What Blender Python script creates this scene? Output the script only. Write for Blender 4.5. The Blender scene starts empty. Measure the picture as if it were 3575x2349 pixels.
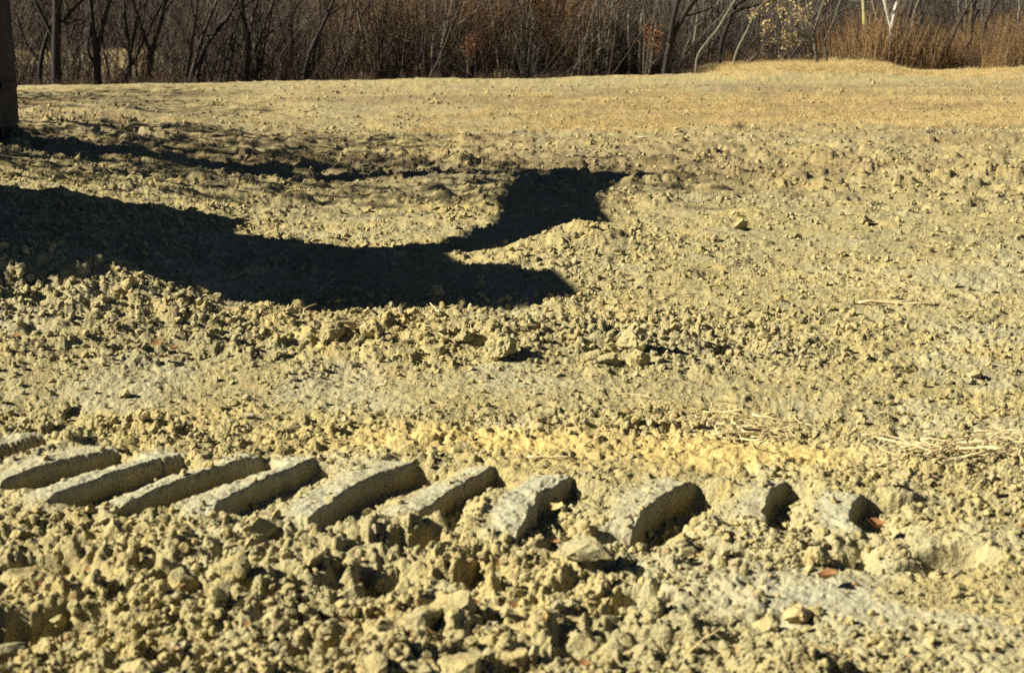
import bpy, bmesh, math, random
import numpy as np
from mathutils import Vector, Matrix, Euler
from mathutils import noise as mnoise

SC = bpy.context.scene
COL = SC.collection
R = math.radians
rng = np.random.default_rng(11)
random.seed(5)

# ------------------------------------------------------------------ camera
CAM_H = 1.40
PITCH = 11.9
FOC = 4965.0                       # focal length in pixels of the 3575 px wide photograph
cam_d = bpy.data.cameras.new('camera')
cam = bpy.data.objects.new('camera', cam_d)
COL.objects.link(cam)
cam.location = (0, 0, CAM_H)
cam.rotation_euler = (R(90 - PITCH), 0, 0)
cam_d.sensor_width = 36
cam_d.lens = 50.0
cam_d.clip_start = 0.1
cam_d.clip_end = 3000
cam_d.dof.use_dof = True
cam_d.dof.focus_distance = 8.5
cam_d.dof.aperture_fstop = 4.5
SC.camera = cam

# ------------------------------------------------------------------ sky, sun, exposure
SUN_AZ, SUN_EL = -6.0, 33.0        # shadows run to the right and this many degrees away from the camera
world = bpy.data.worlds.new('World')
SC.world = world
world.use_nodes = True
wn = world.node_tree
bg = wn.nodes['Background']
skyt = wn.nodes.new('ShaderNodeTexSky')
skyt.sky_type = 'NISHITA'
skyt.sun_disc = False
skyt.sun_elevation = R(SUN_EL)
skyt.sun_rotation = R(270 + SUN_AZ)
wn.links.new(skyt.outputs[0], bg.inputs[0])
skyt.air_density = 0.18
skyt.dust_density = 0.05
bg.inputs[1].default_value = 0.05
sun_d = bpy.data.lights.new('sun', 'SUN')
sun_d.energy = 5.0
sun_d.angle = R(0.5)
sun_d.color = (1.0, 0.92, 0.75)
sun = bpy.data.objects.new('sun', sun_d)
COL.objects.link(sun)
ca, sa, ce, se = math.cos(R(SUN_AZ)), math.sin(R(SUN_AZ)), math.cos(R(SUN_EL)), math.sin(R(SUN_EL))
sun.rotation_euler = Vector((ca * ce, -sa * ce, -se)).to_track_quat('-Z', 'Y').to_euler()
sun.location = (-30, 15, 20)
SC.view_settings.view_transform = 'Standard'
SC.view_settings.look = 'None'
SC.view_settings.gamma = 1.0
SC.view_settings.use_curve_mapping = False
SC.view_settings.exposure = 1.18
SC.cycles.use_denoising = False
SC.cycles.max_bounces = 3
SC.cycles.diffuse_bounces = 1

# ------------------------------------------------------------------ helpers
def tag(o, label=None, cat=None, group=None, kind=None):
    if label: o['label'] = label
    if cat: o['category'] = cat
    if group: o['group'] = group
    if kind: o['kind'] = kind
    return o

def link(name, mesh, parent=None):
    o = bpy.data.objects.new(name, mesh)
    COL.objects.link(o)
    if parent: o.parent = parent
    return o

def empty(name, loc, rz=0.0):
    o = bpy.data.objects.new(name, None)
    o.empty_display_size = 0.1
    COL.objects.link(o)
    o.location = loc
    o.rotation_euler = (0, 0, rz)
    return o

def mesh_from(name, V, F, mat=None, smooth=True):
    me = bpy.data.meshes.new(name)
    me.from_pydata([tuple(v) for v in V], [], F)
    if mat: me.materials.append(mat)
    if smooth: me.polygons.foreach_set('use_smooth', [True] * len(me.polygons))
    me.update()
    return me

def copy_tree(o, parent=None):
    c = o.copy()
    COL.objects.link(c)
    if parent: c.parent = parent
    for ch in list(o.children):
        copy_tree(ch, c)
    return c

def hash01(ix, iy, seed):
    h = (ix.astype(np.int64) * 374761393 + iy.astype(np.int64) * 668265263 + seed * 974711) & 0xFFFFFFFF
    h = ((h ^ (h >> 13)) * 1274126177) & 0xFFFFFFFF
    h = ((h ^ (h >> 16)) * 2246822519) & 0xFFFFFFFF
    return ((h ^ (h >> 15)) & 0xFFFFFF) / float(0x1000000)

def vnoise(x, y, seed):
    ix, iy = np.floor(x), np.floor(y)
    fx, fy = x - ix, y - iy
    ux, uy = fx * fx * (3 - 2 * fx), fy * fy * (3 - 2 * fy)
    a, b = hash01(ix, iy, seed), hash01(ix + 1, iy, seed)
    c, d = hash01(ix, iy + 1, seed), hash01(ix + 1, iy + 1, seed)
    return (a + (b - a) * ux) * (1 - uy) + (c + (d - c) * ux) * uy - 0.5

def fbm(x, y, seed, octv=3):
    s, a, z = 1.0, 1.0, 0.0
    for k in range(octv):
        z = z + a * vnoise(x * s + 17.3 * k, y * s - 9.1 * k, seed + k)
        s *= 2.03
        a *= 0.5
    return z

def cells(x, y, s, seed, dens=0.8, lo=0.28, hi=0.62):
    """rounded lumps: highest of the domes that stand in the 3x3 cells round each point (0..1)"""
    gx, gy = x / s, y / s
    ix, iy = np.floor(gx), np.floor(gy)
    out = np.zeros_like(x)
    for a in (-1, 0, 1):
        for b in (-1, 0, 1):
            cx, cy = ix + a, iy + b
            px = cx + 0.1 + 0.8 * hash01(cx, cy, seed)
            py = cy + 0.1 + 0.8 * hash01(cx, cy, seed + 1)
            k = hash01(cx, cy, seed + 2)
            r = lo + (hi - lo) * k
            dx, dy = gx - px, gy - py
            th = hash01(cx, cy, seed + 4) * 3.1416
            c_, s_ = np.cos(th), np.sin(th)
            e = 0.65 + 0.7 * hash01(cx, cy, seed + 5)
            d2 = ((dx * c_ + dy * s_) ** 2 * e + (dy * c_ - dx * s_) ** 2 / e) / (r * r)
            d1 = np.sqrt(d2)
            prof = np.minimum(1.0 - 0.35 * d2, 2.6 * (1 - d1))
            tilt = np.clip(1 + 0.5 * (dx * c_ + dy * s_) / r, .5, 1.5)
            hgt = r / hi * (0.5 + 0.5 * hash01(cx, cy, seed + 6)) * np.maximum(0, prof) * tilt
            out = np.maximum(out, np.where(hash01(cx, cy, seed + 3) < dens, hgt, 0))
    return out

def sstep(a, b, x):
    t = np.clip((x - a) / (b - a), 0, 1)
    return t * t * (3 - 2 * t)

def seg_dist(x, y, pts):
    """distance to a polyline, with the signed side (positive on its left)"""
    best = np.full_like(x, 1e9)
    side = np.zeros_like(x)
    par = np.zeros_like(x)
    n = len(pts) - 1
    for i in range(n):
        ax, ay = pts[i]
        bx, by = pts[i + 1]
        dx, dy = bx - ax, by - ay
        t = np.clip(((x - ax) * dx + (y - ay) * dy) / (dx * dx + dy * dy), 0, 1)
        d = np.hypot(x - ax - t * dx, y - ay - t * dy)
        cr = dx * (y - ay) - dy * (x - ax)
        m = d < best
        best = np.where(m, d, best)
        side = np.where(m, np.sign(cr), side)
        par = np.where(m, (i + t) / n, par)
    return best, side, par

# ------------------------------------------------------------------ terrain
BERM = [(-4.2, 7.2), (-2.6, 6.85), (-1.6, 6.7), (-0.9, 6.55), (-0.3, 6.45), (0.3, 6.6), (0.75, 7.0)]
TROUGH = [(-4.3, 8.2), (-2.6, 7.8), (-1.4, 7.6), (-0.6, 7.45), (0.3, 7.4)]

def macro(x, y):
    x = np.asarray(x, float)
    y = np.asarray(y, float)
    q_ = (-x - .05) / np.maximum(y, .5)
    z = (0.40 * sstep(.10, .42, q_) + .5 * np.clip(q_ - .42, 0, 1)) * sstep(5.1, 7.2, y) * (1 - sstep(19, 30, y))
    fw = sstep(2.2, 4.0, -x) * sstep(11, 13, y) * (1 - sstep(27, 31, y))
    z = z + fw * 0.075 * np.sin((y + 0.55 * x) * 2.6 + 2.5 * vnoise(x * .35, y * .35, 15)) * (0.4 + 1.2 * np.abs(vnoise(x * .5, y * .3, 16)))
    z = z + 0.09 * vnoise(x * 0.45 + 3, y * 0.45, 5) * sstep(5, 9, y)
    d, s, p = seg_dist(x, y, BERM)
    ends = sstep(0.0, 0.12, p) * (1 - sstep(0.86, 1.0, p))
    z = z + 0.09 * ends * np.exp(-(d / np.where(s > 0, 0.2, 0.42)) ** 2)
    d2, s2, p2 = seg_dist(x, y, TROUGH)
    z = z - 0.05 * np.exp(-(d2 / 0.6) ** 2)
    # lit hump inside the machine's shadow
    z = z + 0.16 * np.exp(-(((x - 0.42) / 0.38) ** 2 + ((y - 9.45) / 0.34) ** 2))
    z = z + 0.06 * np.exp(-(((x + 0.75) / 0.2) ** 2 + ((y - 8.95) / 0.15) ** 2))
    # far field climbs to a crest, then falls to the ditch at the wood's edge
    crest = 0.24 + 0.0175 * x
    z = z + crest * sstep(20, 39, y)
    z = z + 0.09 * np.exp(-((y - 38.5) / 1.6) ** 2) * (1 - sstep(9, 11, x))
    z = z - 0.75 * sstep(39.6, 41.5, y) * (1 - sstep(3.5, 6.5, x))
    # grassy bank on the right with a steep right end
    z = z + 0.24 * sstep(5.2, 7.0, x) * (1 - sstep(10.2, 10.75, x)) * sstep(37.0, 40.5, y) * (1 - sstep(47, 52, y))
    # ridge at the near side of the grass strip
    z = z + 0.07 * np.exp(-((y - 21.3 - 0.12 * x) / 0.5) ** 2) * sstep(-1, 1, x)
    # wooded slope behind
    open_ = sstep(0.19, 0.24, -x / np.maximum(y, 1)) * (1 - sstep(0.6, 0.7, -x / np.maximum(y, 1)))
    z = z + (1 - open_) * 0.055 * np.maximum(0, y - 50) + open_ * (0.021 * np.clip(y - 57, 0, 37) + 0.06 * np.maximum(0, y - 94)) + 0.75 * sstep(46, 56, y) * (1 - sstep(3.5, 6.5, x))
    return z

def px(u, v, n=8):
    """a pixel of the photograph -> the point of the ground there"""
    p = R(PITCH)
    a, b = (u - 1787.5) / FOC, -(v - 1174.5) / FOC
    dx, dy, dz = a, math.cos(p) + b * math.sin(p), -math.sin(p) + b * math.cos(p)
    z = 0.0
    for _ in range(n):
        t = (z - CAM_H) / dz
        x, y = dx * t, dy * t
        z = 0.5 * z + 0.5 * float(macro(np.array([x]), np.array([y]))[0])
    return x, y

def at(u, v, Y):
    """the point at depth Y seen at that pixel"""
    p = R(PITCH)
    a, b = (u - 1787.5) / FOC, -(v - 1174.5) / FOC
    dy = math.cos(p) + b * math.sin(p)
    t = Y / dy
    return Vector((a * t, Y, CAM_H + (-math.sin(p) + b * math.cos(p)) * t))

def flat(u, v, z=0.0):
    p = R(PITCH)
    a, b = (u - 1787.5) / FOC, -(v - 1174.5) / FOC
    t = (z - CAM_H) / (-math.sin(p) + b * math.cos(p))
    return a * t, (math.cos(p) + b * math.sin(p)) * t

# each raised lug of the wheel track: far end and near end of its sharp right edge (pixels of a 2380 px wide view)
LUGS = [((-70, 992), (-330, 1046), .08), ((-250, 975), (-520, 1022), .085), ((105, 1010), (-150, 1075), .085), ((275, 1035), (0, 1112), .09), ((425, 1047), (105, 1152), .085), ((605, 1052), (270, 1172), .095),
        ((740, 1055), (470, 1192), .08), ((957, 1066), (720, 1197), .09), ((1150, 1078), (968, 1197), .07), ((1328, 1098), (1208, 1232), .08),
        ((1602, 1108), (1442, 1252), .11), ((1826, 1112), (1775, 1196), .09), ((2018, 1142), (2005, 1225), .09)]
K = 3575 / 2380.0
LUG_W = [(flat(a[0] * K, a[1] * K, 0.02), flat(b[0] * K, b[1] * K, 0.02), d) for a, b, d in LUGS]
# loose pits and broken lug ends right of the track: pixel, radii in metres, depth
PITS = [((1690, 1270), .10, .07, .09), ((1945, 1265), .12, .07, .13), ((2240, 1295), .13, .10, .09), ((2000, 1300), .05, .05, .07), ((2170, 1165), .17, .04, .06),
        ((100, 1315), .16, .08, .07), ((150, 1440), .20, .10, .08), ((840, 1455), .12, .10, .10), ((400, 1490), .12, .07, .09), ((1480, 1475), .12, .05, .07),
        ((1440, 1245), .10, .06, .06), ((2120, 1140), .05, .03, .06), ((1000, 1240), .10, .05, .06), ((650, 1225), .12, .05, .06), ((1120, 1310), .10, .06, .07),
        ((880, 1350), .10, .06, .06), ((1480, 1370), .07, .06, .06), ((420, 1330), .09, .05, .05), ((1880, 1075), .07, .03, .05), ((750, 1520), .10, .06, .07)]
PIT_W = [(flat(a[0] * K, a[1] * K), rx, ry, d) for a, rx, ry, d in PITS]

def zones(x, y):
    """how rough the soil is and what covers it"""
    n1 = fbm(x * 0.9, y * 0.9, 21, 3)
    n2 = fbm(x * 2.6, y * 2.6, 31, 3)
    Z = {}
    left = 1 - sstep(0.7, 1.5, x + 0.8 * n1)
    near = (1 - sstep(3.85, 4.15, y + 0.05 * x * 1.0))
    rough = 0.42 + 0.30 * n1
    rough = rough + near * left * 0.44
    rough = rough - near * (1 - left) * 0.2
    rough = rough - 0.34 * np.exp(-((y - 5.55 - 0.06 * x) / 0.40) ** 2) * (1 - sstep(-0.3, 1.2, x))
    d, s, p = seg_dist(x, y, BERM)
    rough = rough + 0.22 * np.exp(-(d / np.where(s > 0, .3, .6)) ** 2)
    rough = rough + 0.35 * np.exp(-((y - 4.95) / 0.25) ** 2) * (1 - sstep(0, 1.5, x))
    rough = rough + 0.3 * np.exp(-(((x - 0.95) / 0.55) ** 2 + ((y - 6.6) / 0.45) ** 2))
    rough = rough - 0.06 * sstep(0.6, 1.6, x - 0.02 * y) * sstep(4.6, 5.4, y) * (1 - 0.6 * sstep(0.1, 0.5, n1))
    rough = rough - 0.02 * sstep(9.5, 14, y)
    tl0 = 4.93 - 0.10 * (x + 0.5) - 0.10 * np.maximum(0, x)
    rough = rough - 0.25 * np.exp(-((y - tl0) / 0.14) ** 2) * sstep(-1.3, -0.8, x) * (1 - sstep(0.9, 1.3, x))
    Z['rough'] = np.clip(rough, 0.10, 1.3)
    slick = sstep(0.15, 0.55, n2 + 0.35 * n1 - 0.5 * rough + 0.38)
    slick = 0.42 * slick * (1 - sstep(7.5, 13, y)) + 0.25 * sstep(0.2, 0.5, n2) * sstep(7.5, 13, y) * (1 - sstep(20, 30, y))
    # the polished floor patches at the lower right, low rim along the bottom
    slick = np.maximum(slick, sstep(0.0, 0.3, n2 + 0.1) * np.exp(-((y - 3.42 + 0.1 * (x - 0.8)) / 0.26) ** 2) * sstep(0.25, 0.8, x))
    Z['rough'] = Z['rough'] * (1 - 0.55 * np.exp(-((y - 3.42) / 0.28) ** 2) * sstep(0.3, 0.8, x))
    Z['slick'] = slick
    tl = 4.93 - 0.10 * (x + 0.5) - 0.10 * np.maximum(0, x)
    Z['yellow'] = np.clip(np.exp(-((y - tl) / 0.15) ** 2) * 0.95 * sstep(-1.25, -0.7, x) * (1 - sstep(0.9, 1.3, x)) * (0.75 + 1.1 * n2), 0, 1) \
        + 0.3 * sstep(0.12, 0.4, fbm(x * 1.7 + 9, y * 1.7, 77, 2))
    g0 = 21.3 + 0.12 * x
    Z['straw'] = np.clip(sstep(-2.5, 2.5, x + 2.5 * n1) * sstep(g0 - 0.6, g0 + 0.3, y) * (1 - sstep(29, 33, y + 2 * n1)), 0, 1)
    Z['straw'] = np.maximum(Z['straw'], sstep(4.8, 6.2, x + n1) * sstep(36.5, 38, y) * (1 - sstep(46, 48, y)))
    Z['straw'] = np.maximum(Z['straw'], 0.7 * sstep(9.5, 11, x) * sstep(33, 36, y) * (1 - sstep(46, 48, y)))
    op_ = sstep(0.19, 0.24, -x / np.maximum(y, 1)) * sstep(57, 62, y) * (1 - sstep(105, 112, y))
    Z['straw'] = np.maximum(Z['straw'], op_ * (.5 + 1.2 * fbm(x * .2, y * .12, 66, 3)).clip(.1, 1))
    Z['litter'] = (1 - .65 * op_) * np.clip(sstep(40.2, 41.5, y) * (1 - sstep(4.8, 6.2, x)) + sstep(46, 48, y), 0, 1)
    Z['litter'] = np.maximum(Z['litter'], 0.38 * sstep(11, 17, y) * (1 - sstep(33, 38, y)) * sstep(-0.25, 0.3, fbm(x * .5, y * 1.3, 25, 3)) + 0.2 * sstep(9, 15, y) * (1 - 0.5 * sstep(30, 36, y)))
    return Z

def lug_field(x, y):
    """impression of the tyre lugs: height, smooth mask, polished mask"""
    z = np.zeros_like(x)
    calm = np.zeros_like(x)
    pol = np.zeros_like(x)
    wob = 0.016 * vnoise(x * 16, y * 16, 90) + 0.03 * vnoise(x * 4, y * 4, 91) + 0.006 * vnoise(x * 50, y * 50, 92)
    end = 0.22 * fbm(x * 8, y * 8, 93, 2)
    for k, (P1, P0, D) in enumerate(LUG_W):
        ax, ay = P0
        bx, by = P1
        L = math.hypot(bx - ax, by - ay)
        tx, ty = (bx - ax) / L, (by - ay) / L
        nx, ny = ty, -tx
        qx, qy = x - ax, y - ay
        t = (qx * tx + qy * ty) / L
        bow = 0.035 * (4 * t * (1 - t))                       # the edge bows towards the upper left
        e = qx * nx + qy * ny + bow + wob
        win = sstep(-0.02, 0.20, t + end) * (1 - sstep(0.95, 1.02, t + 0.3 * end))
        W = 0.185 + 0.03 * math.sin(k * 2.1)
        D = D * .7
        pit = np.where((e > 0) & (e < W), -D * (1 - sstep(0.25, 1.0, e / W)), 0.0) * sstep(0.0, 0.010, e)
        z = z + pit * win
        w2 = sstep(-0.08, 0.06, t) * (1 - sstep(0.98, 1.03, t))
        calm = np.maximum(calm, w2 * sstep(-0.16, -0.10, e + .5 * wob) * (1 - sstep(0.045, 0.075, e)) * (0.72 + 0.28 * sstep(-.1, .2, end * 2)))
        pol = np.maximum(pol, w2 * sstep(-0.15, -0.07, e + wob) * (1 - sstep(0.0, 0.01, e)))
        z = z + 0.010 * w2 * sstep(-0.16, -0.02, e) * (1 - sstep(0.0, 0.008, e))
    return z, calm, pol

def terrain(x, y, fine=True):
    dist = np.hypot(x, y)
    z = macro(x, y)
    Z = zones(x, y)
    rough = Z['rough']
    lz, calm, pol = lug_field(x, y)
    near_track = (y < 6) & (y > 3)
    lz, calm, pol = np.where(near_track, lz, 0), np.where(near_track, calm, 0), np.where(near_track, pol, 0)
    k = rough * (1 - 0.88 * calm)
    k = k * (1 - 0.75 * np.clip(Z['slick'], 0, 1) * (1 - sstep(8, 12, y)))
    wx = x + 0.07 * fbm(x * 8, y * 8, 3, 3) + 0.022 * fbm(x * 33, y * 33, 13, 2)
    wy = y + 0.07 * fbm(x * 8 + 40, y * 8, 4, 3) + 0.022 * fbm(x * 33 + 9, y * 33, 14, 2)
    farf = sstep(9, 15, dist)
    z = z + 0.08 * k * fbm(x * 3.1, y * 3.1, 41, 4)
    z = z + 0.034 * k * (1 - farf) * fbm(x * 13, y * 13, 43, 3)
    big = np.clip(k - 0.35, 0, 1)
    z = z + 0.08 * big * (cells(wx, wy, 0.28, 100, 0.3) - 0.15)
    z = z + 0.048 * k * (cells(wx, wy, 0.125, 200, 0.42) - 0.2)
    z = z - 0.06 * k * np.clip(fbm(x * 6, y * 6, 47, 3) - .16, 0, 1) * 2.2 * (1 - farf)
    z = z + 0.030 * k * cells(wx, wy, 0.06, 300, 0.7) * (1 - sstep(14, 22, dist))
    z = z + 0.017 * np.sqrt(k) * cells(x + 0.02 * vnoise(x * 40, y * 40, 6), y + 0.02 * vnoise(x * 40, y * 40, 7), 0.032, 400, 0.8) * (1 - sstep(7, 11, dist))
    # farther off: lumps, grader passes that run across the field
    op = 1 - sstep(40, 43, y)
    z = z + farf * op * ((1 - .8 * sstep(15, 25, y)) * (0.085 * cells(wx, wy * 0.8, 0.33, 500, 0.35) + 0.06 * cells(wx, wy, 0.17, 510, 0.45)) + 0.05 * cells(wx * 0.7, wy, 0.9, 520, 0.3) * np.clip(fbm(x * .25, y * .25, 55, 2) + .35, 0, 1))
    z = z + farf * op * 0.055 * fbm(x * 0.22, y * 1.5, 61, 4)
    z = z + farf * op * 0.055 * fbm(x * 1.9, y * 2.2, 65, 4) * (1 - .6 * sstep(20, 30, y))
    z = z + lz
    for (cx, cy), rx, ry, d in PIT_W:
        q = ((x - cx) / rx) ** 2 + ((y - cy) / ry) ** 2
        q = q * (1 + 1.1 * vnoise(x * 11, y * 11, 8) + 0.9 * vnoise(x * 31, y * 31, 9))
        z = z - d * (1 - sstep(0.3, 1.3, q))
    Z['calm'] = calm
    Z['slick'] = np.clip(np.maximum(Z['slick'] * (1 - 0.5 * sstep(.9, 1.2, rough)), pol * (0.55 + 0.5 * fbm(x * 7, y * 7, 61, 2) + 0.3)), 0, 1)
    Z['yellow'] = np.clip(Z['yellow'] * (1 - pol), 0, 1)
    return z, Z

GRID = {}
def tz(x, y):
    """height of the built ground sheet"""
    rows, tanx, zz = GRID['rows'], GRID['tanx'], GRID['z']
    i = int(np.clip(np.searchsorted(rows, y) - 1, 0, len(rows) - 2))
    j = int(np.clip(np.searchsorted(tanx, x / y) - 1, 0, len(tanx) - 2))
    a = min(max((y - rows[i]) / (rows[i + 1] - rows[i]), 0), 1)
    b = min(max((x / y - tanx[j]) / (tanx[j + 1] - tanx[j]), 0), 1)
    return float((zz[i, j] * (1 - b) + zz[i, j + 1] * b) * (1 - a) + (zz[i + 1, j] * (1 - b) + zz[i + 1, j + 1] * b) * a)

# ------------------------------------------------------------------ materials
def nmat(name, rough=0.9):
    m = bpy.data.materials.new(name)
    m.use_nodes = True
    nt = m.node_tree
    b = nt.nodes['Principled BSDF']
    b.inputs['Roughness'].default_value = rough
    b.inputs['Specular IOR Level'].default_value = 0.25
    return m, nt, b

def N(nt, t, **kw):
    n = nt.nodes.new(t)
    for k, v in kw.items():
        setattr(n, k, v)
    return n

def noise(nt, vec, scale, detail=3, rough=0.6):
    n = N(nt, 'ShaderNodeTexNoise')
    n.inputs['Scale'].default_value = scale
    n.inputs['Detail'].default_value = detail
    n.inputs['Roughness'].default_value = rough
    if vec: nt.links.new(vec, n.inputs['Vector'])
    return n.outputs['Fac']

def ramp(nt, fac, lo, hi):
    n = N(nt, 'ShaderNodeMapRange')
    n.inputs['From Min'].default_value = lo
    n.inputs['From Max'].default_value = hi
    nt.links.new(fac, n.inputs['Value'])
    return n.outputs['Result']

def mix(nt, fac, a, b, mode='MIX'):
    n = N(nt, 'ShaderNodeMix', data_type='RGBA', blend_type=mode)
    for sock, v in ((n.inputs[0], fac), (n.inputs[6], a), (n.inputs[7], b)):
        if isinstance(v, (int, float)): sock.default_value = v
        elif isinstance(v, tuple): sock.default_value = v + (1,) if len(v) == 3 else v
        else: nt.links.new(v, sock)
    return n.outputs[2]

def mul(nt, a, b):
    n = N(nt, 'ShaderNodeMath', operation='MULTIPLY')
    for s, v in ((n.inputs[0], a), (n.inputs[1], b)):
        if isinstance(v, (int, float)): s.default_value = v
        else: nt.links.new(v, s)
    return n.outputs[0]

def soil_material(name, zoned):
    m, nt, b = nmat(name, 0.92)
    pos = N(nt, 'ShaderNodeNewGeometry').outputs['Position']
    c = mix(nt, ramp(nt, noise(nt, pos, 1.6, 4), 0.35, 0.65), (0.37, 0.318, 0.148), (0.305, 0.274, 0.144))
    c = mix(nt, ramp(nt, noise(nt, pos, 14, 4), 0.42, 0.66), c, (0.41, 0.335, 0.14))
    c = mix(nt, mul(nt, ramp(nt, noise(nt, pos, 55, 3), 0.5, 0.75), 0.55), c, (0.24, 0.19, 0.095))
    c = mix(nt, mul(nt, ramp(nt, noise(nt, pos, 0.45, 3), 0.45, 0.62), 0.55), c, (0.31, 0.285, 0.165))
    c = mix(nt, mul(nt, ramp(nt, noise(nt, pos, 4.2, 4), 0.56, 0.70), 0.6), c, (0.29, 0.22, 0.105))
    if zoned:
        at_ = N(nt, 'ShaderNodeAttribute', attribute_name='zone')
        sep = N(nt, 'ShaderNodeSeparateColor')
        nt.links.new(at_.outputs['Color'], sep.inputs[0])
        sl, ye, st = sep.outputs[0], sep.outputs[1], sep.outputs[2]
        li = at_.outputs['Alpha']
        gray = mix(nt, noise(nt, pos, 22, 3), (0.30, 0.30, 0.215), (0.365, 0.365, 0.268))
        c = mix(nt, mul(nt, sl, 0.78), c, gray)
        c = mix(nt, mul(nt, ye, 0.85), c, (0.56, 0.42, 0.15))
        gold = mix(nt, noise(nt, pos, 9, 3), (0.43, 0.335, 0.14), (0.38, 0.28, 0.12))
        c = mix(nt, mul(nt, st, 0.85), c, gold)
        leaf = mix(nt, ramp(nt, noise(nt, pos, 18, 4), 0.4, 0.62), (0.13, 0.08, 0.045), (0.20, 0.125, 0.065))
        c = mix(nt, mul(nt, li, 0.9), c, leaf)
    else:
        oi = N(nt, 'ShaderNodeObjectInfo').outputs['Random']
        c = mix(nt, mul(nt, ramp(nt, oi, 0.75, 0.95), 0.6), c, (0.48, 0.38, 0.17))
        c = mix(nt, mul(nt, ramp(nt, oi, 0.25, 0.0), 0.5), c, (0.34, 0.32, 0.215))
    c = mix(nt, mul(nt, ramp(nt, noise(nt, pos, 30, 2), 0.66, 0.72), 0.7), c, (0.30, 0.15, 0.06))
    nt.links.new(c, b.inputs['Base Color'])
    bp = N(nt, 'ShaderNodeBump')
    bp.inputs['Strength'].default_value = 0.75
    bp.inputs['Distance'].default_value = 0.012
    if zoned:
        nt.links.new(ramp(nt, sl, 1.25, 0.0), bp.inputs['Strength'])
    nt.links.new(noise(nt, pos, 85, 4, 0.65), bp.inputs['Height'])
    bp2 = N(nt, 'ShaderNodeBump')
    bp2.inputs['Strength'].default_value = 0.6
    bp2.inputs['Distance'].default_value = 0.05
    nt.links.new(noise(nt, pos, 13, 3, 0.6), bp2.inputs['Height'])
    nt.links.new(bp2.outputs[0], bp.inputs['Normal'])
    nt.links.new(bp.outputs[0], b.inputs['Normal'])
    return m

M_GROUND = soil_material('worked_soil', True)
M_CLOD = soil_material('soil_clod', False)

def plain(name, a, b_, scale=8, rough=0.85, stretch=None, bump=0.3, metal=0.0, per_object=0.0):
    m, nt, b = nmat(name, rough)
    tc = N(nt, 'ShaderNodeTexCoord').outputs['Object']
    if stretch:
        mp = N(nt, 'ShaderNodeMapping')
        mp.inputs['Scale'].default_value = stretch
        nt.links.new(tc, mp.inputs['Vector'])
        tc = mp.outputs[0]
    f = noise(nt, tc, scale, 4)
    c = mix(nt, ramp(nt, f, 0.32, 0.68), a, b_)
    if per_object:
        oi = N(nt, 'ShaderNodeObjectInfo').outputs['Random']
        c = mix(nt, mul(nt, oi, per_object), c, tuple(0.45 * k for k in a))
    nt.links.new(c, b.inputs['Base Color'])
    b.inputs['Metallic'].default_value = metal
    bp = N(nt, 'ShaderNodeBump')
    bp.inputs['Strength'].default_value = bump
    bp.inputs['Distance'].default_value = 0.02
    nt.links.new(f, bp.inputs['Height'])
    nt.links.new(bp.outputs[0], b.inputs['Normal'])
    return m

ST = (6, 6, 1)
M_DARKBARK = plain('dark_bark', (0.014, 0.012, 0.011), (0.038, 0.030, 0.026), 5, stretch=ST)
M_BARK = plain('brown_bark', (0.06, 0.044, 0.032), (0.11, 0.085, 0.062), 5, stretch=ST, per_object=0.6)
M_GREYBARK = plain('grey_bark', (0.13, 0.115, 0.085), (0.23, 0.21, 0.16), 5, stretch=ST, per_object=0.6)
M_BIRCH = plain('birch_bark', (0.62, 0.61, 0.54), (0.42, 0.41, 0.36), 3, stretch=(2, 2, 5))
M_MOSSBARK = plain('mossy_bark', (0.36, 0.35, 0.20), (0.30, 0.28, 0.06), 3, stretch=(2, 2, 1))
M_TWIG = plain('red_brown_twig', (0.105, 0.076, 0.054), (0.07, 0.05, 0.036), 3, per_object=0.5)
M_LITORANGETWIG = plain('lit_orange_twig', (0.28, 0.18, 0.088), (0.21, 0.13, 0.065), 3, per_object=0.3)  # orange twigs, lightened so the colour carries the sunlight on them
M_TWIGGREY = plain('grey_twig', (0.165, 0.145, 0.118), (0.11, 0.096, 0.08), 3, per_object=0.5)
M_WEED = plain('dry_weed', (0.36, 0.235, 0.11), (0.24, 0.145, 0.07), 6, per_object=0.4)
M_GRASS = plain('dry_grass', (0.60, 0.475, 0.22), (0.52, 0.39, 0.175), 6, per_object=0.1)
M_STRAW = plain('pale_straw', (0.74, 0.60, 0.34), (0.60, 0.47, 0.24), 30, per_object=0.1)
M_OLDSTICK = plain('dark_stick', (0.09, 0.075, 0.05), (0.15, 0.12, 0.08), 30)
M_LEAF = plain('dead_leaf', (0.24, 0.11, 0.04), (0.34, 0.19, 0.08), 25, per_object=0.5)
M_PALELEAF = plain('pale_leaf', (0.52, 0.42, 0.20), (0.44, 0.31, 0.13), 25)
M_RUSTLEAF = plain('rust_leaf', (0.24, 0.10, 0.035), (0.17, 0.07, 0.025), 9)
M_CHIP = plain('pale_chip', (0.72, 0.64, 0.48), (0.6, 0.5, 0.36), 20)
M_STEEL = plain('dark_worn_steel', (0.010, 0.010, 0.011), (0.045, 0.038, 0.028), 4, rough=0.7)
M_PAINT = plain('dirty_paint', (0.30, 0.19, 0.03), (0.22, 0.15, 0.05), 4, rough=0.5)
M_GLASS = plain('cab_glass', (0.02, 0.025, 0.03), (0.03, 0.035, 0.04), 2, rough=0.1, bump=0)
M_CHROME = plain('cylinder_rod', (0.5, 0.5, 0.5), (0.55, 0.55, 0.55), 2, rough=0.2, metal=1.0, bump=0)

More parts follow.
